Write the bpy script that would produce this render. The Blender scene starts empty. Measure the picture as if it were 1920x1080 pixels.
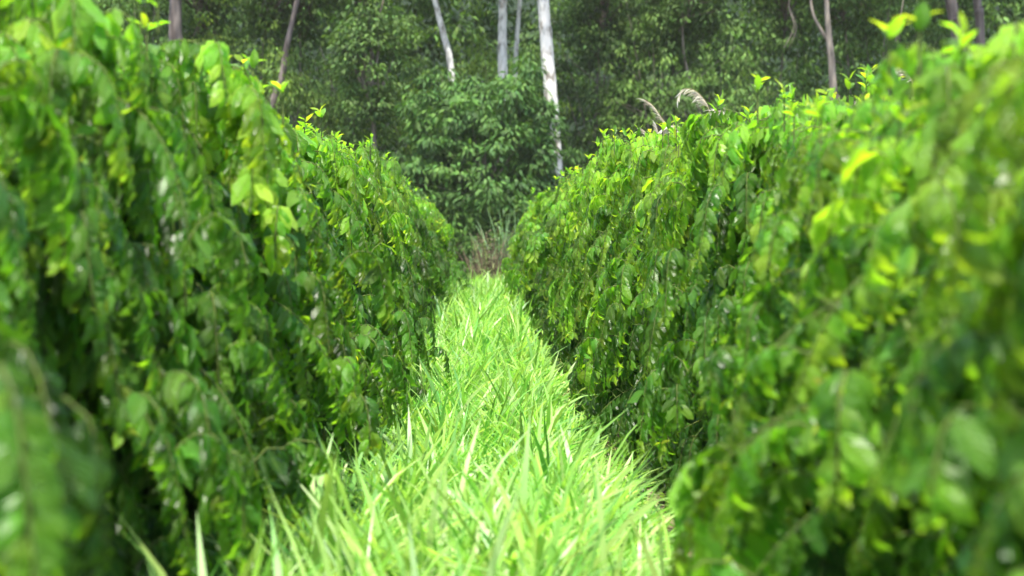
import bpy, math, random
import numpy as np
R = math.radians
rng = np.random.default_rng(11)
random.seed(11)
S = bpy.context.scene
COL = S.collection

# ------------------------------------------------------------------ camera, sky, sun, exposure
FPX = 3000.0            # focal length in pixels of a 1920 wide picture
CAMZ = 1.45
VX, VY = 915.0, 457.0   # where the level lane vanishes
cam_d = bpy.data.cameras.new("camera")
cam = bpy.data.objects.new("camera", cam_d); COL.objects.link(cam)
cam.location = (0, 0, CAMZ)
cam.rotation_euler = (R(90) - math.atan((540 - VY) / FPX), 0, -math.atan((960 - VX) / FPX))
cam_d.sensor_width = 36.0
cam_d.lens = FPX / 1920 * 36
cam_d.clip_start = 0.05; cam_d.clip_end = 1000
cam_d.dof.use_dof = True
cam_d.dof.focus_distance = 12.5
cam_d.dof.aperture_fstop = 2.2
S.camera = cam

SUN_EL, SUN_AZ = R(67), R(-170)      # azimuth measured from +Y (ahead) towards +X
w = bpy.data.worlds.new("World"); S.world = w; w.use_nodes = True
nt = w.node_tree
sky = nt.nodes.new("ShaderNodeTexSky"); sky.sky_type = 'NISHITA'; sky.sun_disc = False
sky.sun_elevation = SUN_EL; sky.sun_rotation = SUN_AZ
sky.air_density = 1.0; sky.dust_density = 2.0
bg = nt.nodes["Background"]; bg.inputs["Strength"].default_value = 0.15
nt.links.new(sky.outputs[0], bg.inputs[0])
sd = bpy.data.lights.new("sun", 'SUN'); sd.energy = 3.0; sd.angle = R(1.5); sd.color = (1.0, 0.95, 0.84)
so = bpy.data.objects.new("sun", sd); COL.objects.link(so)
from mathutils import Vector
sv = Vector((math.cos(SUN_EL) * math.sin(SUN_AZ), math.cos(SUN_EL) * math.cos(SUN_AZ), math.sin(SUN_EL)))
so.rotation_euler = sv.to_track_quat('Z', 'Y').to_euler()
so.location = (0, 0, 30)

S.view_settings.view_transform = 'Standard'; S.view_settings.look = 'None'
S.view_settings.gamma = 1.0; S.view_settings.exposure = 2.0
S.render.engine = 'CYCLES'
cy = S.cycles
cy.use_denoising = True; cy.use_adaptive_sampling = False
cy.max_bounces = 8; cy.diffuse_bounces = 4; cy.glossy_bounces = 2
cy.transmission_bounces = 5; cy.transparent_max_bounces = 8
cy.sample_clamp_indirect = 6.0
cy.volume_bounces = 0
HAZE = 0.0002
try: cy.denoising_prefilter = 'ACCURATE'
except Exception: pass

# ------------------------------------------------------------------ helpers
def nrm(v):
    v = np.asarray(v, float)
    return v / np.maximum(np.linalg.norm(v, axis=-1, keepdims=True), 1e-9)

def tag(o, label=None, cat=None, group=None, kind=None):
    if label: o["label"] = label
    if cat: o["category"] = cat
    if group: o["group"] = group
    if kind: o["kind"] = kind
    return o

def empty(name, loc=(0, 0, 0), rz=0.0):
    o = bpy.data.objects.new(name, None); COL.objects.link(o)
    o.location = loc; o.rotation_euler = (0, 0, rz); o.empty_display_size = 0.2
    return o

def mesh_obj(name, V, F, mat, parent=None, tint=None, uv=None, smooth=True):
    """V (n,3); F (m,4); tint (n,2) per vertex; uv (n,2) per vertex"""
    V = np.ascontiguousarray(V, np.float32); F = np.ascontiguousarray(F, np.int32)
    me = bpy.data.meshes.new(name)
    me.vertices.add(len(V)); me.vertices.foreach_set("co", V.ravel())
    me.loops.add(F.size); me.loops.foreach_set("vertex_index", F.ravel())
    me.polygons.add(len(F))
    k = F.shape[1]
    me.polygons.foreach_set("loop_start", np.arange(0, F.size, k, dtype=np.int32))
    me.polygons.foreach_set("loop_total", np.full(len(F), k, np.int32))
    me.update(calc_edges=True)
    if smooth: me.polygons.foreach_set("use_smooth", np.ones(len(F), bool))
    if tint is not None:
        a = me.attributes.new("tint", 'FLOAT_COLOR', 'POINT')
        c = np.zeros((len(V), 4), np.float32); c[:, :2] = tint; c[:, 3] = 1
        a.data.foreach_set("color", c.ravel())
    if uv is not None:
        u = me.uv_layers.new(name="UVMap")
        u.data.foreach_set("uv", np.ascontiguousarray(np.asarray(uv, np.float32)[F.ravel()]).ravel())
    me.materials.append(mat)
    me.validate(clean_customdata=False)
    o = bpy.data.objects.new(name, me); COL.objects.link(o)
    if parent: o.parent = parent
    return o

def copy_thing(root):
    c = root.copy(); COL.objects.link(c)
    for ch in root.children:
        d = ch.copy(); COL.objects.link(d); d.parent = c
        d.matrix_parent_inverse = ch.matrix_parent_inverse.copy()
    return c

class Leaves:
    """collects leaves: base, direction of the tip, face normal, length, width, curl, age, rand"""
    def __init__(s): s.a = []
    def add(s, p, d, n, L, W, curl, age, wav=0.0, shade=None):
        s.a.append((*p, *d, *n, L, W, curl, age, random.random() if shade is None else min(max(shade, 0), 1), wav))
    def arrays(s, seg=4, profile=0.9, fold=0.22):
        A = np.array(s.a); N = len(A)
        P, D, Nn = A[:, 0:3], nrm(A[:, 3:6]), A[:, 6:9]
        Nn = Nn - D * np.sum(Nn * D, 1, keepdims=True); Nn = nrm(Nn + 1e-6)
        Sd = np.cross(Nn, D)
        L, W, cu, age, rd, wv = (A[:, i] for i in range(9, 15))
        t = np.linspace(0, 1, seg + 1)
        wd = np.sin(np.pi * np.clip(t, 0.03, 0.985) ** profile) ** 0.8
        k = np.where(np.abs(cu) < 1e-3, 1e-3, cu)[:, None]
        tx = np.sin(k * t) / k; tz = -(1 - np.cos(k * t)) / k
        out = np.zeros((N, seg + 1, 3, 3))
        mid = P[:, None] + L[:, None, None] * (tx[..., None] * D[:, None] + tz[..., None] * Nn[:, None])
        ph = rd[:, None] * 6.28
        for j, sgn in enumerate((-1, 0, 1)):
            w_ = W[:, None] * 0.5 * wd[None] * sgn
            z_ = (abs(sgn) * W[:, None] * 0.5 * wd[None] * fold) + abs(sgn) * wv[:, None] * np.sin(t[None] * 11 + ph + sgn)
            out[:, :, j] = mid + w_[..., None] * Sd[:, None] + z_[..., None] * Nn[:, None]
        V = out.reshape(-1, 3)
        nv = (seg + 1) * 3
        f = []
        for i in range(seg):
            for j in range(2):
                a = i * 3 + j; f.append((a, a + 1, a + 4, a + 3))
        F = (np.arange(N)[:, None, None] * nv + np.array(f)[None]).reshape(-1, 4)
        tint = np.repeat(np.stack([age, rd], 1), nv, 0)
        uv = np.tile(np.stack([np.repeat(t, 3), np.tile([0, .5, 1], seg + 1)], 1), (N, 1))
        return V, F, tint, uv
    def build(s, name, mat, parent=None, **k):
        V, F, T, U = s.arrays(**k)
        return mesh_obj(name, V, F, mat, parent, T, U)

def tube_arrays(pts, rad, sides=6, wob=0.0):
    pts = np.asarray(pts, float); n = len(pts)
    rad = np.broadcast_to(np.asarray(rad, float), (n,))
    d = nrm(np.gradient(pts, axis=0))
    ref = np.array([0, 0, 1.0]) if abs(d[0][2]) < 0.8 else np.array([0, 1.0, 0])
    a = nrm(np.cross(d, ref)); b = np.cross(d, a)
    th = np.linspace(0, 2 * np.pi, sides, endpoint=False)
    rr = rad[:, None] * (1 + wob * rng.normal(size=(n, sides)))
    V = pts[:, None] + rr[..., None] * (np.cos(th)[None, :, None] * a[:, None] + np.sin(th)[None, :, None] * b[:, None])
    F = []
    for i in range(n - 1):
        for j in range(sides):
            j2 = (j + 1) % sides
            F.append((i * sides + j, i * sides + j2, (i + 1) * sides + j2, (i + 1) * sides + j))
    return V.reshape(-1, 3), np.array(F)

class Tubes:
    def __init__(s): s.v, s.f, s.n = [], [], 0
    def add(s, pts, rad, sides=5, wob=0.0):
        V, F = tube_arrays(pts, rad, sides, wob); s.v.append(V); s.f.append(F + s.n); s.n += len(V)
    def build(s, name, mat, parent=None):
        return mesh_obj(name, np.concatenate(s.v), np.concatenate(s.f), mat, parent)

def smooth_path(ctrl, n):
    ctrl = np.array(ctrl, float); m = len(ctrl)
    if m < 3:
        t = np.linspace(0, 1, n)[:, None]; return ctrl[0] * (1 - t) + ctrl[-1] * t
    out = []
    for u in np.linspace(0, m - 1.0001, n):
        i = int(u); t = u - i
        p0, p1, p2, p3 = ctrl[max(i - 1, 0)], ctrl[i], ctrl[i + 1], ctrl[min(i + 2, m - 1)]
        out.append(0.5 * ((2 * p1) + (-p0 + p2) * t + (2 * p0 - 5 * p1 + 4 * p2 - p3) * t * t + (-p0 + 3 * p1 - 3 * p2 + p3) * t ** 3))
    return np.array(out)

def at(px, py, d):      # a point of the picture at distance d, in metres
    return np.array([(px - VX) / FPX * d, d, CAMZ + (VY - py) / FPX * d])

# ------------------------------------------------------------------ materials
def newmat(name):
    m = bpy.data.materials.new(name); m.use_nodes = True
    t = m.node_tree; t.nodes.clear()
    out = t.nodes.new("ShaderNodeOutputMaterial")
    return m, t, out

def leaf_mat(name, stops, rough=0.42, trans=0.35, tgain=(1.6, 1.7, 0.6), veins=0.0, spec=0.5, jitter=0.40, useobj=False):
    m, t, out = newmat(name)
    N, Lk = t.nodes, t.links
    at_ = N.new("ShaderNodeAttribute"); at_.attribute_name = "tint"
    sep = N.new("ShaderNodeSeparateColor"); Lk.new(at_.outputs["Color"], sep.inputs[0])
    ramp = N.new("ShaderNodeValToRGB"); cr = ramp.color_ramp
    while len(cr.elements) < len(stops): cr.elements.new(0.5)
    for e, (p, c) in zip(cr.elements, stops): e.position = p; e.color = (*c, 1)
    Lk.new(sep.outputs[0], ramp.inputs[0])
    hsv = N.new("ShaderNodeHueSaturation")
    mr = N.new("ShaderNodeMapRange"); mr.inputs[3].default_value = 1 - jitter; mr.inputs[4].default_value = 1 + jitter * 1.4
    Lk.new(sep.outputs[1], mr.inputs[0]); Lk.new(mr.outputs[0], hsv.inputs["Value"])
    ml = N.new("ShaderNodeMath"); ml.operation = 'MULTIPLY'; ml.inputs[1].default_value = 7.31
    fr = N.new("ShaderNodeMath"); fr.operation = 'FRACT'
    Lk.new(sep.outputs[1], ml.inputs[0]); Lk.new(ml.outputs[0], fr.inputs[0])
    mh = N.new("ShaderNodeMapRange"); mh.inputs[3].default_value = 0.484; mh.inputs[4].default_value = 0.515
    Lk.new(fr.outputs[0], mh.inputs[0]); Lk.new(mh.outputs[0], hsv.inputs["Hue"])
    Lk.new(ramp.outputs[0], hsv.inputs["Color"])
    col = hsv.outputs[0]
    if useobj:
        oi = N.new("ShaderNodeObjectInfo")
        mx = N.new("ShaderNodeMix"); mx.data_type = 'RGBA'; mx.blend_type = 'MULTIPLY'; mx.inputs[0].default_value = 1
        Lk.new(col, mx.inputs[6]); Lk.new(oi.outputs["Color"], mx.inputs[7]); col = mx.outputs[2]
    bump_out = None
    if veins > 0:
        uv = N.new("ShaderNodeUVMap"); sx = N.new("ShaderNodeSeparateXYZ"); Lk.new(uv.outputs[0], sx.inputs[0])
        d = N.new("ShaderNodeMath"); d.operation = 'SUBTRACT'; d.inputs[1].default_value = 0.5; Lk.new(sx.outputs[1], d.inputs[0])
        ab = N.new("ShaderNodeMath"); ab.operation = 'ABSOLUTE'; Lk.new(d.outputs[0], ab.inputs[0])
        a = N.new("ShaderNodeMath"); a.operation = 'MULTIPLY_ADD'; a.inputs[1].default_value = -0.45; Lk.new(ab.outputs[0], a.inputs[0]); Lk.new(sx.outputs[0], a.inputs[2])
        s_ = N.new("ShaderNodeMath"); s_.operation = 'MULTIPLY'; s_.inputs[1].default_value = 62.0; Lk.new(a.outputs[0], s_.inputs[0])
        sn = N.new("ShaderNodeMath"); sn.operation = 'SINE'; Lk.new(s_.outputs[0], sn.inputs[0])
        bp = N.new("ShaderNodeBump"); bp.inputs["Strength"].default_value = veins; bp.inputs["Distance"].default_value = 0.003
        Lk.new(sn.outputs[0], bp.inputs["Height"]); bump_out = bp.outputs[0]
        # pale midrib
        lt = N.new("ShaderNodeMath"); lt.operation = 'LESS_THAN'; lt.inputs[1].default_value = 0.035; Lk.new(ab.outputs[0], lt.inputs[0])
        mr2 = N.new("ShaderNodeMix"); mr2.data_type = 'RGBA'; mr2.inputs[7].default_value = (0.22, 0.36, 0.07, 1)
        sc_ = N.new("ShaderNodeMath"); sc_.operation = 'MULTIPLY'; sc_.inputs[1].default_value = 0.45; Lk.new(lt.outputs[0], sc_.inputs[0])
        Lk.new(sc_.outputs[0], mr2.inputs[0]); Lk.new(col, mr2.inputs[6]); col = mr2.outputs[2]
    p = N.new("ShaderNodeBsdfPrincipled"); p.inputs["Roughness"].default_value = rough
    p.inputs["Specular IOR Level"].default_value = spec
    Lk.new(col, p.inputs["Base Color"])
    tr = N.new("ShaderNodeBsdfTranslucent")
    g = N.new("ShaderNodeMix"); g.data_type = 'RGBA'; g.blend_type = 'MULTIPLY'; g.inputs[0].default_value = 1
    g.inputs[7].default_value = (*tgain, 1); Lk.new(col, g.inputs[6]); Lk.new(g.outputs[2], tr.inputs[0])
    if bump_out: Lk.new(bump_out, p.inputs["Normal"])
    ms = N.new("ShaderNodeMixShader"); ms.inputs[0].default_value = trans
    Lk.new(p.outputs[0], ms.inputs[1]); Lk.new(tr.outputs[0], ms.inputs[2]); Lk.new(ms.outputs[0], out.inputs[0])
    return m

def noise_mat(name, c1, c2, scale, rough=0.9, detail=6, bump=0.3, c3=None, stretch=(1, 1, 1), lo=0.35, hi=0.65):
    m, t, out = newmat(name); N, Lk = t.nodes, t.links
    tc = N.new("ShaderNodeTexCoord"); mp = N.new("ShaderNodeMapping"); mp.inputs["Scale"].default_value = stretch
    Lk.new(tc.outputs["Object"], mp.inputs[0])
    nz = N.new("ShaderNodeTexNoise"); nz.inputs["Scale"].default_value = scale; nz.inputs["Detail"].default_value = detail
    Lk.new(mp.outputs[0], nz.inputs["Vector"])
    r = N.new("ShaderNodeValToRGB"); r.color_ramp.elements[0].position = lo; r.color_ramp.elements[1].position = hi
    r.color_ramp.elements[0].color = (*c1, 1); r.color_ramp.elements[1].color = (*c2, 1)
    if c3: e = r.color_ramp.elements.new((lo + hi) / 2); e.color = (*c3, 1)
    Lk.new(nz.outputs[0], r.inputs[0])
    p = N.new("ShaderNodeBsdfPrincipled"); p.inputs["Roughness"].default_value = rough
    Lk.new(r.outputs[0], p.inputs["Base Color"])
    p.inputs["Specular IOR Level"].default_value = 0.1
    b = N.new("ShaderNodeBump"); b.inputs["Strength"].default_value = bump; b.inputs["Distance"].default_value = 0.05
    Lk.new(nz.outputs[0], b.inputs["Height"]); Lk.new(b.outputs[0], p.inputs["Normal"])
    Lk.new(p.outputs[0], out.inputs[0])
    return m

M_coffee = leaf_mat("coffee_leaf", [(0.0, (0.026, 0.092, 0.013)), (0.38, (0.085, 0.215, 0.022)), (0.70, (0.19, 0.40, 0.036)), (0.88, (0.46, 0.56, 0.045)), (1.0, (0.66, 0.56, 0.06))],
                    rough=0.32, trans=0.50, tgain=(1.8, 1.75, 0.5), veins=0.9, spec=0.5, jitter=0.30)
M_grass = leaf_mat("grass_blade", [(0.0, (0.10, 0.28, 0.045)), (0.55, (0.30, 0.48, 0.11)), (0.85, (0.48, 0.57, 0.25)), (1.0, (0.60, 0.56, 0.36))],
                   rough=0.38, trans=0.52, tgain=(1.4, 1.5, 0.7), jitter=0.25)
M_forest = leaf_mat("forest_leaf", [(0.0, (0.030, 0.062, 0.018)), (0.5, (0.062, 0.115, 0.025)), (1.0, (0.105, 0.185, 0.036))],
                    rough=0.65, spec=0.2, trans=0.3, tgain=(1.4, 1.6, 0.6), useobj=True)
M_plume = leaf_mat("plume_silk", [(0.0, (0.55, 0.50, 0.40)), (1.0, (0.80, 0.76, 0.66))], rough=0.7, trans=0.5, tgain=(1, 1, 1), jitter=0.2)
M_dryleaf = leaf_mat("dry_stalk", [(0.0, (0.10, 0.065, 0.040)), (0.6, (0.24, 0.17, 0.10)), (1.0, (0.40, 0.33, 0.20))], rough=0.8, trans=0.2, tgain=(1, 1, 1))
M_twig = noise_mat("green_brown_twig", (0.05, 0.07, 0.02), (0.09, 0.12, 0.03), 20)
M_stem = noise_mat("coffee_bark", (0.10, 0.08, 0.06), (0.22, 0.19, 0.15), 14, stretch=(1, 1, .3))
M_soil = noise_mat("soil", (0.045, 0.030, 0.018), (0.13, 0.095, 0.06), 3.0, detail=10, c3=(0.07, 0.055, 0.03), bump=0.8)
M_white = noise_mat("pale_bark", (0.16, 0.14, 0.115), (0.54, 0.52, 0.47), 5.0, detail=8, stretch=(1, 1, .5), lo=.34, hi=.52, bump=.2)
M_tan = noise_mat("tan_bark", (0.09, 0.075, 0.06), (0.24, 0.205, 0.165), 5.0, detail=8, stretch=(1, 1, .25), bump=.5)
M_brown = noise_mat("brown_bark", (0.06, 0.048, 0.042), (0.16, 0.135, 0.12), 6.0, detail=8, stretch=(1, 1, .2), bump=.6)
M_hill = noise_mat("hill_undergrowth", (0.005, 0.010, 0.005), (0.015, 0.026, 0.010), 1.2, detail=10, bump=1.0)

# ------------------------------------------------------------------ ground and hill
def grid(name, x0, x1, y0, y1, nx, ny, zf, mat):
    xs, ys = np.linspace(x0, x1, nx), np.linspace(y0, y1, ny)
    X, Y = np.meshgrid(xs, ys); Z = zf(X, Y)
    V = np.stack([X, Y, Z], -1).reshape(-1, 3)
    i, j = np.meshgrid(np.arange(nx - 1), np.arange(ny - 1)); a = (j * nx + i).ravel()
    return mesh_obj(name, V, np.stack([a, a + 1, a + nx + 1, a + nx], 1), mat)

def rise(y):      # the lane dips a little, climbs to a crest about 31 m out and falls away behind it
    return np.interp(y, [0, 5.5, 8, 10.7, 14.5, 18, 24, 30, 32, 38, 44, 60], [0, 0, -.08, -.14, -.02, .14, .24, .33, .32, .05, -.05, -.05])
def gz(x, y):
    return rise(y) + 0.02 * np.sin(x * 3.1 + y * .7) + 0.015 * np.sin(y * 2.3 - x) - 0.04
g1 = grid("ground", -60, 60, -12, 76, 240, 180, gz, M_soil); tag(g1, kind="structure")
g2 = grid("hill", -110, 110, 75, 170, 80, 50, lambda x, y: -0.06 + np.clip(y - 80, 0, 99) * 0.40 + 0.6 * np.sin(x * .3) * np.clip((y - 80) / 20, 0, 1), M_hill)
tag(g2, kind="structure")
g3 = grid("far_ground", -180, 180, -180, 180, 2, 2, lambda x, y: x * 0 - 0.35, M_hill); tag(g3, kind="structure")

# ------------------------------------------------------------------ coffee shrubs
def coffee(seed, H=2.3, reach=1.0, nbr=120, yellow=0.5):
    random.seed(seed)
    root = empty("coffee_shrub")
    lv, sh, tb, st = Leaves(), Leaves(), Tubes(), Tubes()
    stems = []
    for k in range(3):
        a = random.uniform(0, 6.28); top = np.array([0.16 * math.cos(a), 0.30 * math.sin(a), H * random.uniform(.86, .95)])
        base = np.array([0.05 * math.cos(a), 0.05 * math.sin(a), -0.08])
        mid = (base + top) / 2 + np.array([random.uniform(-.05, .05), random.uniform(-.08, .08), 0])
        pth = smooth_path([base, mid, top], 12); stems.append(pth)
        st.add(pth, np.linspace(.028, .008, 12), 7)
    up = np.array([0, 0, 1.0])
    def run_branch(p0, az, out, e0, hang, bend, u, is_top, skip):
        step = 0.029; n = max(5, int((out + hang) / step)); p = p0.copy(); pts = [p0.copy()]
        bage = random.gauss(0, .09); bsh = random.random()
        e1 = -R(random.uniform(70, 88)); so_ = out / (out + hang); d = up
        for i in range(n):
            s = i / (n - 1)
            k = min(1, s / (so_ + .25)); k = k * k * (3 - 2 * k)
            e = e0 + (e1 - e0) * k
            a2 = az + bend * s
            h = np.array([math.cos(a2), math.sin(a2), 0])
            d = h * math.cos(e) + up * math.sin(e)
            p = p + d * step
            if p[2] < 0.06: break
            pts.append(p.copy())
            if s < skip: continue
            side = np.cross(d, up); side /= max(np.linalg.norm(side), 1e-6)
            uppish = np.cross(side, d)
            tipness = max(0, (s - .55) / .45)
            size = random.uniform(.75, 1.2)
            for sg in (-1, 1):
                if random.random() < 0.10: continue
                Ll = random.uniform(.074, .120) * size * (1 - .50 * tipness ** 2)
                jit = np.array([random.gauss(0, .13) for _ in range(3)])
                dd = sg * side * random.uniform(.4, .75) + d * random.uniform(.1, .45) + np.array([0, 0, -random.uniform(.5, 1.1)]) + jit
                nn = uppish * .8 + h * .6 + sg * side * random.uniform(0, .6) + jit * .8
                age = 0.13 + bage + random.uniform(-.09, .11) + (.34 + .34 * yellow * (u > .3)) * tipness * random.uniform(.5, 1) + (.30 if is_top else 0) + (.13 if u > .5 else 0) * (.7 + 1.3 * yellow)
                lv.add(p + sg * side * .008, dd, nn, Ll, Ll * random.uniform(.38, .49), random.gauss(.9, .5), min(max(age, 0), .75), .008, bsh + random.gauss(0, .18))
        return p, pts, d
    for b in range(nbr):
        pth = stems[b % 3]
        u = (b + random.random()) / nbr
        u = 0.10 + 0.90 * u ** 0.80
        p0 = pth[min(int(u * 11), 11)].copy()
        az = b * 2.39996 + random.uniform(-.4, .4)
        h = np.array([math.cos(az), math.sin(az), 0])
        low = 1 - u
        is_top = u > 0.80
        out = reach * (0.26 + 0.60 * math.sin(min(low * 2.3 + .05, 1.57))) * random.uniform(.58, 1.34)
        hang = random.uniform(.10, .34)
        e0 = R(random.uniform(15, 50)) if u > .5 else R(random.uniform(-5, 30))
        p, pts, d = run_branch(p0, az, out, e0, hang, random.uniform(-.9, .9), u, is_top, 0.22)
        for q in range(random.randint(2, 4)):            # side twigs hanging off the arch
            if len(pts) < 8: break
            j = random.randint(len(pts) // 3, len(pts) - 3)
            p2, pt2, d2 = run_branch(pts[j], az + random.choice((-1, 1)) * random.uniform(.4, 1.3), random.uniform(.08, .20), R(random.uniform(5, 60)), random.uniform(.14, .40), random.uniform(-.6, .6), u, is_top, 0.0)
            if len(pt2) > 3: tb.add(pt2[::2], np.linspace(.0035, .0018, len(pt2[::2])), 4)
        if len(pts) > 3: tb.add(pts[::2], np.linspace(.0042, .0018, len(pts[::2])), 4)
        # flush of new leaves at the tip
        h = np.array([math.cos(az), math.sin(az), 0]); uppish = up + h * .5
        pr = .20 + .38 * yellow + (.5 * yellow if is_top else 0)
        if random.random() < pr and len(pts) > 4:
            for q in range(random.randint(3, 6)):
                dd = d * .8 + np.array([random.gauss(0, .6), random.gauss(0, .6), random.uniform(-.3, 1.0)])
                sh.add(p, dd, uppish + h * .4, random.uniform(.05, .12), random.uniform(.02, .038), random.uniform(-.2, 1.2), random.uniform(.60, .88), .003)
            j = random.randint(len(pts) // 4, len(pts) - 1)     # second flush on the crest of the arch
            if random.random() < .6:
                for q in range(random.randint(2, 5)):
                    sh.add(pts[j], (random.gauss(0, .6), random.gauss(0, .6), random.uniform(.3, 1)), h, random.uniform(.05, .09), .03, .4, random.uniform(.7, .95), .002)
    # upright leaders
    for k in range(26 if yellow > .6 else 18):
        p = stems[k % 3][-1] + np.array([random.uniform(-.35, .35), random.uniform(-.55, .55), random.uniform(-.10, .04)])
        hh = random.uniform(.02, .10); pts = [p - np.array([0, 0, .15])]
        ln = np.array([random.gauss(0, .25), random.gauss(0, .25), 1]); ln /= np.linalg.norm(ln)
        m = max(2, int(hh / .032))
        for i in range(m):
            q = p + ln * hh * i / m; pts.append(q)
            a = i * 1.57 + k
            for sg in (-1, 1):
                s_ = np.array([math.cos(a) * sg, math.sin(a) * sg, 0])
                g = .55 + .42 * (i / m) + random.uniform(-.1, .1)
                Ll = .085 * (1 - .45 * i / m)
                (sh if g > .7 else lv).add(q, s_ * .8 + ln * random.uniform(.6, 1.8), ln + s_ * random.uniform(-1, 1), Ll, Ll * .42, random.uniform(.3, 1.2), min(g, 1), .003)
        tb.add(pts, np.linspace(.005, .002, len(pts)), 4)
    st.build("stem", M_stem, root)
    tb.build("branches", M_twig, root)
    lv.build("foliage", M_coffee, root, seg=4)
    if sh.a: sh.build("young_foliage", M_coffee, root, seg=3)
    return root

protos = [coffee(100 + i, H=2.28, reach=(1.0, 1.08, .95, 1.04, 1.0, .98)[i], nbr=185, yellow=(.45, .5, .9, 1.35, .7, .4)[i]) for i in range(6)]
used = set()
ORD = ("nearest second third fourth fifth sixth seventh eighth ninth tenth eleventh twelfth thirteenth fourteenth fifteenth sixteenth seventeenth "
       "eighteenth nineteenth twentieth twenty-first twenty-second twenty-third twenty-fourth twenty-fifth twenty-sixth twenty-seventh "
       "twenty-eighth twenty-ninth thirtieth thirty-first thirty-second thirty-third thirty-fourth thirty-fifth thirty-sixth thirty-seventh "
       "thirty-eighth thirty-ninth fortieth forty-first forty-second forty-third").split()
def place_shrub(k, x, y, rz, sc, label, group):
    o = protos[k] if k not in used else copy_thing(protos[k]); used.add(k)
    o.location = (x, y, float(rise(y))); o.rotation_euler = (0, 0, rz); o.scale = (sc[0], sc[1], sc[2])
    tag(o, label, "shrub", group)

def row(side, xc, d0, pitch, n, hs, kinds, group, xs):
    rr = random.Random(5 if side == "left" else 9)
    for i in range(n):
        d = d0 + pitch * i
        h = np.interp(d, [a for a, b in hs], [b for a, b in hs]) * rr.uniform(.98, 1.03)
        x = xc + rr.uniform(-.08, .08) + float(np.interp(d, [a for a, b in xs], [b for a, b in xs]))
        h -= .75 * float(rise(d))
        k = kinds[i % len(kinds)]
        rz = rr.choice([0, math.pi]) + rr.uniform(-.5, .5)
        if i == 0: where = "at the picture's edge, its leaves most blurred"
        elif i < 8: where = "with arching branches over the grass lane"
        elif i < n - 1: where = "counted from the camera"
        else: where = ""
        if i == n - 1: lab = f"last coffee shrub at the far forest end of the {side} row"
        elif i == 0: lab = f"nearest coffee shrub of the {side} row, the most blurred one"
        elif i < 8: lab = f"{ORD[i]} coffee shrub from the camera in the {side} row, large drooping leaves"
        else: lab = f"{ORD[i]} coffee shrub from the camera in the {side} row"
        w_ = 1.0 + rr.uniform(-.10, .14)
        place_shrub(k, x, d, rz, (w_, w_, h / 2.28), lab, group)

# height profile along each row: (distance, height)
row("left", -1.66, 2.6, 1.12, 33, [(2, 2.55), (5.2, 2.52), (6.2, 2.46), (7.4, 2.38), (9, 2.37), (11, 2.48), (14, 2.52), (17, 2.62), (20, 2.62), (23, 2.36), (48, 2.40)], [0, 5, 1, 0, 4, 5, 1],
    "coffee shrubs of the left hedge row", [(2.5, -.14), (4.5, -.02), (5.9, .06), (7.5, .02), (12, .12), (14, 0), (50, 0)])
row("right", 1.52, 2.6, 1.12, 31, [(2, 2.2), (3.8, 2.12), (5.0, 1.98), (6, 2.04), (7, 2.18), (9.0, 2.46), (13, 2.50), (20, 2.45), (48, 2.4)], [2, 3, 4, 0, 4, 1, 5, 2, 3, 2, 3, 4, 3, 2, 3],
    "coffee shrubs of the right hedge row", [(2.5, -.02), (4.9, -.04), (5.9, .24), (8.2, .28), (11.5, .16), (14, .04), (16, .03), (50, 0)])

# ------------------------------------------------------------------ grass lane
def blades(n, X, Y, H, Wd, lean, age0, age1, name, mat, label, cat, seg=4, up=1.0, hue=None, shade=None):
    x, y = X, Y
    a = rng.uniform(0, 2 * np.pi, n)
    dirs = np.stack([np.cos(a), np.sin(a), np.zeros(n)], 1)
    D0 = nrm(dirs * (lean * rng.uniform(.2, 1.0, n))[:, None] + np.array([0, 0, 1.0]) * up)
    cv = rng.uniform(.4, 2.7, n) * (.65 + lean)
    t = np.linspace(0, 1, seg + 1)
    side = nrm(np.cross(D0, np.array([0, 0, 1.0])) + 1e-5)
    tw = rng.uniform(-.9, .9, n)
    bendv = nrm(dirs - D0 * np.sum(dirs * D0, 1, keepdims=True))
    side = side * np.cos(tw)[:, None] + bendv * np.sin(tw)[:, None]
    k = cv[:, None]
    tx = np.sin(k * t) / k; tz = (1 - np.cos(k * t)) / k
    P = np.stack([x, y, gz(x, y)], 1)
    mid = P[:, None] + H[:, None, None] * (tx[..., None] * D0[:, None] + tz[..., None] * bendv[:, None])
    wd = np.array([.55, .95, 1.0, .75, .04]) if seg == 4 else np.array([.6, 1, .8, .04])
    off = (Wd[:, None] * .5 * wd)[..., None] * side[:, None]
    V = np.stack([mid - off, mid + off], 2).reshape(-1, 3)
    nv = (seg + 1) * 2
    f = np.array([(i * 2, i * 2 + 1, i * 2 + 3, i * 2 + 2) for i in range(seg)])
    F = (np.arange(n)[:, None, None] * nv + f[None]).reshape(-1, 4)
    tint = np.repeat(np.stack([rng.uniform(age0, age1, n) if hue is None else hue, rng.uniform(0, 1, n) if shade is None else shade], 1), nv, 0)
    o = mesh_obj(name, V, F, mat, None, tint)
    tag(o, label, cat, kind="stuff"); return o

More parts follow.
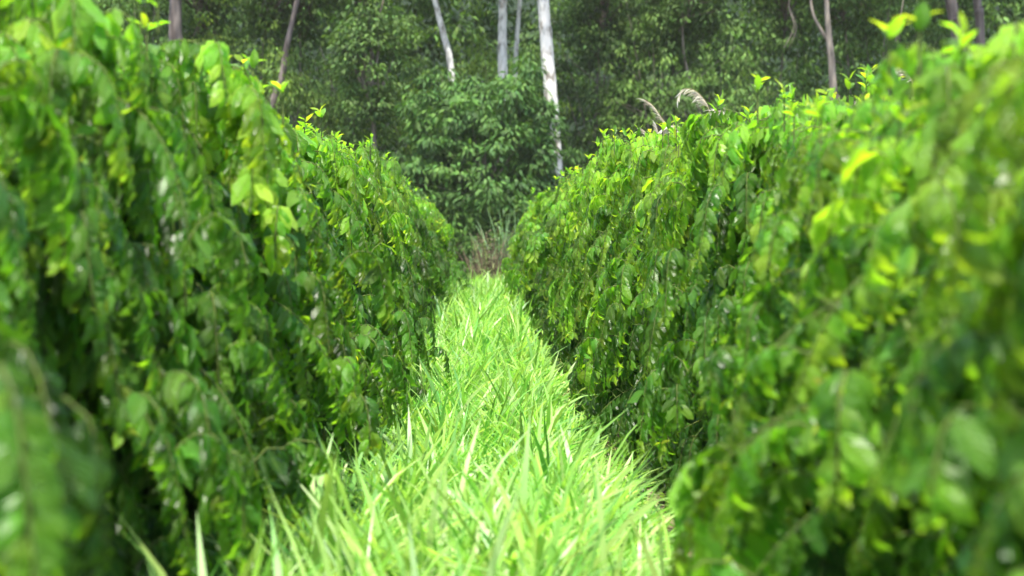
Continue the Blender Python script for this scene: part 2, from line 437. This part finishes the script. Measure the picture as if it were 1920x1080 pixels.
nT = 5000
Yt = 2.0 + 33 * rng.uniform(0, 1, nT) ** 1.35
xc = -0.14
hw = 0.84 + .33 * np.clip((8.5 - Yt) / 4, 0, 1) + .07 * np.sin(Yt * 1.7) + .05 * np.sin(Yt * .6 + 1)
et = rng.uniform(-1, 1, nT) * rng.uniform(.78, 1.06, nT)
Xt = xc + hw * et
tall = rng.uniform(0, 1, nT)
Ht = .28 + .22 * rng.uniform(0, 1, nT) + .06 * (Yt < 9) + .22 * (tall > .88) * (np.abs(et) < .75)
Ht *= 1.05 - .25 * np.abs(et) ** 3
per = 19
Y = np.repeat(Yt, per); n = len(Y)
X = np.repeat(Xt, per) + rng.normal(0, .045, n); Y = Y + rng.normal(0, .045, n)
H = np.repeat(Ht, per) * rng.uniform(.65, 1.2, n)
lean = np.repeat(np.where(tall > .90, .22, rng.uniform(.25, .9, nT)), per)
hue = np.clip(np.repeat(rng.beta(1.6, 2.2, nT) * .75, per) + rng.normal(0, .10, n), 0, .9)
shade = np.clip(np.repeat(rng.uniform(0, 1, nT), per) + rng.normal(0, .22, n), 0, 1)
blades(n, X, Y, H, rng.uniform(.011, .034, n), lean, 0.0, .70, "grass", M_grass,
       "bright green tall grass covering the lane between the two coffee rows", "grass", hue=hue, shade=shade)
# pale bent strands along the verges
n = 17000
Y = 2.0 + 31 * rng.uniform(0, 1, n) ** 1.5
s = np.where(rng.uniform(0, 1, n) < .75, 1, -1)
X = xc + s * (rng.uniform(.55, 1.05, n) + .22 * np.clip((11 - Y) / 4, 0, 1))
blades(n, X, Y, rng.uniform(.25, .60, n), rng.uniform(.006, .017, n), np.full(n, 2.6), .70, 1.0, "dry_grass", M_grass,
       "pale bent straw coloured grass strands along the lane edges", "dry grass")
# fallen leaves on the soil under the rows
n = 9000
lt = Leaves()
for i in range(n):
    s_ = random.choice((-1, 1)); yy = 2 + 36 * random.random() ** 1.4; xx = xc + s_ * random.uniform(.6, 2.2)
    a = random.uniform(0, 6.28)
    lt.add((xx, yy, float(gz(xx, yy)) + .012), (math.cos(a), math.sin(a), random.uniform(-.1, .35)), (random.gauss(0, .3), random.gauss(0, .3), 1), random.uniform(.08, .15), random.uniform(.04, .06), random.uniform(-.8, .8), random.random(), .004)
o = lt.build("leaf_litter", M_dryleaf, None, seg=3); tag(o, "brown fallen leaves on the soil under the coffee rows", "leaf litter", kind="stuff")

# ------------------------------------------------------------------ plume grasses behind the right row
def plume_grass(base, tip_ctrl, plume_len, drop, nf, label, spread=1.0, blades_n=0):
    random.seed(int(base[1] * 100) + nf)
    root = empty("plume_grass", tuple(base)); b = np.array(base)
    cc = [np.array(c) - b for c in [base] + tip_ctrl]; cc = [cc[1] * f for f in (0, .3, .6, .8, .92)] + cc[1:]
    path = smooth_path(cc, 40)
    t = Tubes(); t.add(path, np.linspace(.006, .0025, 40), 5); t.build("stalk", M_dryleaf_st, root)
    pl = Leaves()
    seglen = np.linalg.norm(np.diff(path, axis=0), axis=1); cum = np.concatenate([[0], np.cumsum(seglen)]); tot = cum[-1]
    for i in range(nf):
        s_ = random.random() ** .8
        c = tot - plume_len * s_
        p = np.array([np.interp(c, cum, path[:, k]) for k in range(3)])
        q = np.array([np.interp(min(c + .02, tot), cum, path[:, k]) for k in range(3)])
        d = nrm(q - p + 1e-5)
        side = np.array([random.gauss(0, 1), random.gauss(0, 1), random.gauss(0, 1)]) * .35 * spread
        pl.add(p, d + side + np.array([-.25 * drop, 0, -.55 * drop]), side + [0, 0.1, 1], random.uniform(.08, .17) * (0.6 + .5 * spread), random.uniform(.007, .013), random.uniform(.2, 1.0), random.random(), 0)
    pl.build("plume", M_plume, root, seg=3)
    bl = Leaves()
    for i in range(3):
        a = random.uniform(0, 6.28); z = random.uniform(0, .35 * path[-1][2]); iz = int(np.argmax(path[:, 2] >= z))
        bl.add(path[iz], (math.cos(a) * .5, math.sin(a) * .5, 1.0), (math.cos(a), math.sin(a), .3), random.uniform(.5, .8), .014, random.uniform(.6, 1.5), random.uniform(0, .6), 0)
    bl.build("leaf_blades", M_grass, root, seg=6)
    tag(root, label, "plume grass", "plume grasses rising over the right row")
M_dryleaf_st = noise_mat("straw_stalk", (0.16, 0.13, 0.07), (0.34, 0.30, 0.18), 10)
def plume(bx, d, pts, L, drop, nf, label, spread=1.0):
    base = at(bx, VY, d); base[2] = 0
    plume_grass(base, [at(px, py, d) for px, py in pts], L, drop, nf, label, spread)
plume(1345, 16.2, [(1336, 240), (1325, 195), (1302, 170), (1281, 168), (1273, 180)], .42, 1.0, 130, "tallest plume grass with arching silvery comb shaped head above right row", .55)
plume(1268, 16.6, [(1258, 250), (1236, 215), (1222, 197), (1208, 188)], .36, .25, 60, "thin straight plume grass head leaning left of the tallest one", .25)
plume(1310, 15.4, [(1300, 262), (1280, 240), (1260, 236), (1247, 240), (1243, 250)], .30, .9, 150, "bushy cream plume grass head lying on the right row's top", .9)
plume(1232, 17.0, [(1228, 275), (1212, 250), (1204, 243)], .20, .2, 40, "short spiky plume grass head, the leftmost on the right row", .25)
plume(1250, 17.2, [(1244, 268), (1236, 256), (1231, 238)], .18, .2, 40, "short spiky plume grass head just left of the bushy one", .25)
plume(1375, 14.6, [(1366, 235), (1356, 212), (1343, 206), (1336, 212)], .22, .8, 110, "small rounded cream plume grass head right of the tallest one", .8)
plume(1722, 11.0, [(1712, 160), (1700, 132), (1686, 126), (1672, 140)], .22, 1.0, 120, "cream plume grass head beside the near tall right shrub", .9)

# ------------------------------------------------------------------ forest
def crown(name, clumps, per, cr, leafL, leafW, parent, flat=.62, droop=.4, age=(0, .6), seed=1):
    """clumps: (n,3) clump centres"""
    g = np.random.default_rng(seed)
    n = len(clumps) * per
    C = np.repeat(clumps, per, 0)
    d = nrm(g.normal(size=(n, 3)) * np.array([1, 1, .7]))
    r = cr * g.uniform(.15, 1, n) ** .6 * np.repeat(g.uniform(.6, 1.3, len(clumps)), per)
    P = C + d * r[:, None] * np.array([1, 1, flat])
    tip = nrm(d * np.array([1, 1, .3]) + np.array([0, 0, -droop]) + g.normal(0, .25, (n, 3)))
    Nn = nrm(np.array([0, 0, 1.0]) + d * .5 + g.normal(0, .35, (n, 3)))
    ca = np.repeat(g.uniform(age[0], age[1], len(clumps)), per)
    A = np.concatenate([P, tip, Nn, (leafL * g.uniform(.7, 1.25, n))[:, None], (leafW * g.uniform(.8, 1.2, n))[:, None], g.uniform(.1, 1.1, n)[:, None],
                        np.clip(ca + g.uniform(-.12, .2, n), 0, 1)[:, None], g.uniform(0, 1, n)[:, None], np.zeros((n, 1))], 1)
    L = Leaves(); L.a = A
    return L.build(name, M_forest, parent, seg=2, profile=.85)

def ell_clumps(n, rx, rz, zc, seed, hollow=.5):
    g = np.random.default_rng(seed)
    d = nrm(g.normal(size=(n, 3)))
    lump = 1 + .30 * np.sin(d[:, 0] * 5 + seed) * np.sin(d[:, 1] * 4 + seed * 2) + .15 * np.sin(d[:, 2] * 7 + seed)
    r = (hollow + (1 - hollow) * g.uniform(0, 1, n) ** .5) * lump
    return d * r[:, None] * np.array([rx, rx, rz]) + np.array([0, 0, zc])

def limbs(t, clumps, start, rad, k, seed):
    rr = random.Random(seed)
    for c in rr.sample(list(clumps), min(k, len(clumps))):
        s = np.array(start(rr)); m = (s + c) / 2 + np.array([rr.uniform(-.2, .2), rr.uniform(-.2, .2), rr.uniform(0, .4)])
        t.add(smooth_path([s, m, c], 7), np.linspace(rad, rad * .2, 7), 5)

def bush_proto(seed, h, r, nC, per, cr, lL, lW, bark, droop=.5, age=(0, .6), skirt=0.0):
    root = empty("understory_tree")
    zc = h * .55; cl = ell_clumps(nC, r, h * .47, zc, seed)
    cl[:, 2] = np.maximum(cl[:, 2], .3 + skirt)
    crown("crown", cl, per, cr, lL, lW, root, droop=droop, age=age, seed=seed)
    t = Tubes(); t.add(smooth_path([(0, 0, -.2), (.15, .1, h * .3), (0, 0, h * .75)], 10), np.linspace(.12, .03, 10), 8)
    limbs(t, cl, lambda q: (0.05, .03, h * q.uniform(.15, .6)), .035, 26, seed)
    t.build("trunk", bark, root)
    return root

BP = {
 "dome":   bush_proto(3, 6.9, 2.85, 330, 85, .62, .26, .105, M_tan, droop=.55, age=(0, .45)),
 "low":    bush_proto(5, 3.6, 1.9, 120, 55, .42, .20, .08, M_tan, age=(0, .6)),
 "tall":   bush_proto(8, 10.5, 2.5, 240, 48, .55, .20, .075, M_tan, droop=.7, age=(.05, .8), skirt=.8),
 "airy":   bush_proto(12, 9.0, 2.9, 170, 40, .60, .17, .06, M_brown, droop=.9, age=(.1, .8), skirt=1.5),
}
bused = set()
def put_bush(kind, px, d, rz, sc, color, label):
    o = BP[kind] if kind not in bused else copy_thing(BP[kind]); bused.add(kind)
    o.location = ((px - VX) / FPX * d, d, -.05); o.rotation_euler = (0, 0, rz); o.scale = sc if isinstance(sc, tuple) else (sc,) * 3
    for c in o.children: c.color = (*color, 1)
    tag(o, label, "tree", "understory trees of the forest edge")
G = (1.25, 1.25, 1.15); BL = (1.05, 1.2, 1.0); YG = (2.1, 1.8, .9); DK = (.9, .92, .95)
put_bush("dome", 908, 54.5, .4, (1.0, 1.0, 1.0), (1.05, 1.2, 1.0), "big domed dark bluish green tree in the gap between the rows")
put_bush("low", 760, 53.5, 1, (1.0, 1.0, 1.02), G, "low bushy tree at the left foot of the big domed tree")
put_bush("low", 812, 56, 4.2, (1.2, 1.2, 1.45), BL, "tall leafy bush touching the left side of the big domed tree")
put_bush("low", 1000, 57.5, .3, (1.1, 1.1, 1.5), BL, "leafy bush between the big domed tree and the tallest white trunk")
put_bush("low", 995, 52.5, 2.2, (.75, .75, .72), BL, "low leafy bush below the tall white trunk")
put_bush("low", 850, 52.5, 3.9, (.7, .7, .66), BL, "low dark bush at the far end of the left row")
put_bush("low", 650, 57, 2.0, (1.2, 1.2, 1.1), DK, "dark low tree around the foot of the thin bare pole")
put_bush("airy", 800, 61, 1.9, (.95, .95, .95), YG, "yellow green airy tree just left of the twin white trunks")
put_bush("airy", 905, 63, .2, (.9, .9, 1.1), YG, "lime green tree right behind the middle white trunk")
put_bush("tall", 700, 64, 4.0, 1.0, G, "tall bluish tree behind the thin bare pole")
put_bush("airy", 600, 62, 4.4, 1.05, G, "airy green tree right of the leaning brown trunk")
put_bush("airy", 470, 60, 5.3, 1.1, (1.3, 1.2, .8), "airy light green tree left of the leaning brown trunk")
put_bush("airy", 385, 63, 3.3, 1.15, YG, "bright yellow green tree right of the thick brown trunk")
put_bush("tall", 265, 60, .7, 1.05, G, "tall green tree left of the thick brown trunk")
put_bush("airy", 120, 62, 2.7, 1.1, G, "leafy tree behind the upper left corner of the left row")
put_bush("tall", 1120, 66, 2.1, 1.1, (.6, .65, .65), "tall tree darkened for the shaded hollow right of the tallest white trunk")  # crown colour lowered to paint in the deep shade of this hollow
put_bush("airy", 1010, 68, 3.0, 1.2, G, "mid green tree behind the tallest white trunk")
put_bush("tall", 1240, 63, 5.1, (1.1, 1.1, 1.05), (1.0, 1.0, .9), "tall green tree behind the arching silvery plume grass")
put_bush("airy", 1330, 62, 4.1, 1.1, G, "airy light green tree left of the forked trunk")
put_bush("airy", 1440, 64, 1.2, 1.15, G, "airy green tree close on the left of the forked trunk")
put_bush("tall", 1420, 59, 0.5, (.8, .8, .62), DK, "short dark tree in front, left of the forked trunk")
put_bush("tall", 1660, 61, 3.6, 1.1, G, "tall green tree right of the forked trunk")
put_bush("airy", 1755, 63, 2.5, 1.1, G, "airy green tree beside the two thick grey trunks")
put_bush("airy", 1870, 61, .9, 1.1, G, "leafy tree behind the upper right corner of the right row")
put_bush("low", 1290, 57, .9, (1.3, 1.3, .95), DK, "low dark tree just above the plume grasses")
put_bush("low", 1560, 57, 5.9, (1.35, 1.35, 1.25), G, "low green tree hiding the foot of the forked trunk")
put_bush("low", 430, 57, 4.9, (1.35, 1.35, 1.5), DK, "dark low tree under the leaning brown trunk")
put_bush("low", 1730, 57, 1.9, (1.35, 1.35, 1.5), G, "low green tree above the tall near shrub of the right row")

def tall_tree(trunk_ctrl, r0, r1, bark, label, kind=0, crown_r=3.0, forks=()):
    base = np.array(trunk_ctrl[0]); root = empty("forest_tree", tuple(base))
    loc = [np.array(p) - base for p in trunk_ctrl]
    path = smooth_path(loc, 30); t = Tubes(); t.add(path, np.linspace(r0, r1, 30), 14, .03)
    top = path[-1]
    for fk, fr in forks:
        t.add(smooth_path([np.array(p) - base for p in fk], 14), np.linspace(fr, fr * .5, 14), 8, .03)
    g = np.random.default_rng(int(base[0] * 10) % 97 + 3)
    cl = ell_clumps(120, crown_r, 2.6, 0, int(base[0] * 7) % 50 + 1) + top
    limbs(t, cl, lambda q: top - np.array([0, 0, q.uniform(.2, 2.0)]), .07, 22, 4)
    t.build("trunk", bark, root)
    c = crown("crown", cl, 45, .6, .22, .085, root, age=(.1, .8), seed=int(abs(base[0]) * 10) + 2)
    tag(root, label, "tree", "tall trees of the forest edge")

def trunk_pts(pix, d, ztop=14.5):
    p = [at(x, y, d) for x, y in pix]          # listed from the lowest point upwards
    dirb = (p[0] - p[1]); dirb = dirb / abs(dirb[2])
    foot = p[0] + dirb * (p[0][2] + .1) * .6; foot[2] = -.1
    dirt = (p[-1] - p[-2]); dirt = dirt / abs(dirt[2])
    top = p[-1] + dirt * max(ztop - p[-1][2], .5)
    return [foot] + p + [top]
tall_tree(trunk_pts([(1043, 350), (1034, 200), (1024, 80), (1018, 0)], 56), .28, .18, M_white, "tallest straight tree with mottled white trunk right of centre")
tall_tree(trunk_pts([(943, 160), (942, 80), (943, 0)], 60), .20, .14, M_white, "straight tree with smooth white trunk at top centre, dark ring on it")
tall_tree(trunk_pts([(965, 160), (969, 80), (975, 0)], 61.5), .10, .075, M_white, "thin white tree just right of the middle white trunk")
tall_tree(trunk_pts([(848, 150), (838, 90), (825, 40), (816, 0)], 59), .135, .10, M_white, "pale grey tree leaning left, left of the middle white trunk")
tall_tree(trunk_pts([(338, 140), (333, 60), (334, 0)], 58), .28, .20, M_brown, "thick brown trunked tree above the left row")
tall_tree(trunk_pts([(512, 205), (530, 150), (540, 90), (556, 20)], 58), .15, .08, M_brown, "brown trunked tree leaning right above the left row")
tall_tree(trunk_pts([(703, 260), (698, 190), (696, 150)], 56, 5.6 + 2.2), .09, .03, M_tan, "thin bare pole of a young tree left of the domed tree", crown_r=1.1)
tall_tree(trunk_pts([(1562, 160), (1556, 90), (1552, 50), (1549, 0)], 57), .15, .08, M_tan, "forked grey brown tree above the right row",
          forks=[([at(1555, 82, 57), at(1538, 55, 57), at(1522, 20, 57), at(1512, -60, 57)], .08)])
tall_tree(trunk_pts([(1797, 80), (1790, 40), (1782, 0)], 57), .24, .19, M_brown, "thick grey brown trunk at upper right, the left one of two")
tall_tree(trunk_pts([(1838, 60), (1835, 30), (1832, 0)], 58), .18, .14, M_brown, "grey brown trunk nearest the upper right corner")

k_ = 0
for px, d, ln, r_, wh in ((455, 59, .10, .06, "left of the leaning brown trunk"), (600, 60, -.08, .07, "right of the leaning brown trunk"), (648, 58, .05, .045, "nearest the thin bare pole"),
                     (250, 59, .06, .08, "left of the thick brown trunk"), (1215, 60, .12, .06, "above the leftmost plume grass heads"), (1335, 58, -.10, .07, "above the small rounded plume grass head"),
                     (1430, 60, .07, .05, "midway between plume grasses and forked trunk"), (1640, 58, -.12, .07, "right of the forked trunk"), (1725, 59, .10, .05, "left of the two thick grey trunks"),
                     (410, 60, -.05, .05, "right of the thick brown trunk"), (1120, 61, .03, .06, "right of the tallest white trunk")):
    d += 4; r_ *= .8; b = at(px, VY, d); b[2] = -.1; rr = random.Random(px)
    P = [b] + [b + np.array([ln * z + rr.uniform(-.25, .25), 0, z]) for z in (3, 6, 9, 12)]
    fk = [(P[2], P[2] + np.array([rr.choice((-1, 1)) * .7, .1, 1.3]), P[2] + np.array([rr.choice((-1, 1)) * 1.3, .2, 3.2]))]
    tall_tree(P, r_ * 1.3, r_ * .7, M_tan if k_ % 2 else M_brown, "slim bare stemmed forest sapling " + wh, crown_r=1.6, forks=[(list(fk[0]), r_ * .6)]); k_ += 1
# hanging pale vines at upper right
for pts, lab in (([(1700, -40), (1690, 20), (1683, 50), (1680, 78)], "pale hanging vine at upper right, left of the thick trunks"),
                 ([(1492, -40), (1478, 10), (1488, 50), (1470, 90)], "pale hanging vine close on the left of the forked trunk")):
    base = at(*pts[0], 56); t = Tubes(); P = smooth_path([at(x, y, 56) - base for x, y in pts], 16)
    t.add(P, np.linspace(.022, .010, 16), 6, .05); t.add(P[5:] + np.array([.06, .1, 0]) * np.linspace(0, 4, 11)[:, None], np.linspace(.02, .01, 11), 5)
    o = t.build("hanging_vine", M_tan); o.location = tuple(base); tag(o, lab, "vine")

# the wood behind, one mass
g = np.random.default_rng(77)
nC = 5600
cl = np.stack([g.uniform(-34, 34, nC), g.uniform(70, 79, nC), g.uniform(0, 1, nC) ** .9 * 19], 1)
o = crown("woodland", cl, 26, 1.0, .42, .17, None, flat=.6, age=(0, .8), seed=5)
o.color = (.9, .95, .95, 1)
tag(o, "dense dark green wood filling the background behind the forest edge", "woodland", kind="stuff")

# ------------------------------------------------------------------ dry brush and reeds at the lane's end
def brush(name, px, d, wdt, hgt, n, mat, label, cat, age, tw):
    random.seed(int(px)); root = Leaves()
    b = at(px, VY, d); b[2] = -.05
    for i in range(n):
        x = random.gauss(0, wdt * .4); y = random.gauss(0, .4); h = hgt * random.uniform(.25, 1.05) * (.8 + .3 * math.sin(x * 5 + 1))
        root.add((x, y, 0), (x * .25 + random.gauss(0, .24), random.gauss(0, .2), 1), (random.gauss(0, 1), -1, 0.2), h, tw * random.uniform(.6, 1.3), random.uniform(.05, .9), random.uniform(*age), .01)
        if random.random() < .9:
            for q in range(3):
                z = random.uniform(.2, .95) * h; a = random.uniform(0, 6.28)
                root.add((x + x * .25 * z, y, z), (math.cos(a), math.sin(a), random.uniform(-.6, .9)), (0, 0, 1), random.uniform(.15, .4), tw * .9, random.uniform(.2, 1.4), random.uniform(*age), .01)
    o = root.build(name, mat, None, seg=5); o.location = tuple(b); tag(o, label, cat); return o
M_weed = leaf_mat("weed_stalk", [(0.0, (0.055, 0.042, 0.030)), (0.55, (0.12, 0.095, 0.06)), (0.8, (0.08, 0.14, 0.03)), (1.0, (0.20, 0.16, 0.10))], rough=0.8, spec=.1, trans=0.2, tgain=(1, 1, 1))
brush("dry_brush", 912, 36.5, .55, 1.75, 300, M_weed, "brown dry weeds standing at the far end of the grass lane", "dry weeds", (0, .9), .022)
M_reed = leaf_mat("reed_leaf", [(0.0, (0.06, 0.12, 0.05)), (1.0, (0.16, 0.26, 0.11))], rough=.6, spec=.2, trans=.3)
brush("reed_clump", 935, 38.5, 1.0, 2.35, 150, M_reed, "tall green reeds rising behind the brown dry weeds", "reeds", (.2, .7), .045)
hz = mesh_obj("haze", np.array([(x, y, z) for z in (-1.6, 48) for y in (-190, 190) for x in (-190, 190)], float),
              np.array([(0, 2, 3, 1), (4, 5, 7, 6), (0, 1, 5, 4), (2, 6, 7, 3), (0, 4, 6, 2), (1, 3, 7, 5)]), None or bpy.data.materials.new("haze_air"), smooth=False)
hm = hz.data.materials[0]; hm.use_nodes = True; hm.node_tree.nodes.clear()
ho = hm.node_tree.nodes.new("ShaderNodeOutputMaterial"); hv = hm.node_tree.nodes.new("ShaderNodeVolumePrincipled")
hv.inputs["Color"].default_value = (.95, .92, .80, 1); hv.inputs["Density"].default_value = HAZE; hv.inputs["Anisotropy"].default_value = 0.0
hm.node_tree.links.new(hv.outputs[0], ho.inputs["Volume"]); tag(hz, "thin pale haze in the air over the plantation", "haze", kind="stuff")
print("objects", len(bpy.data.objects))
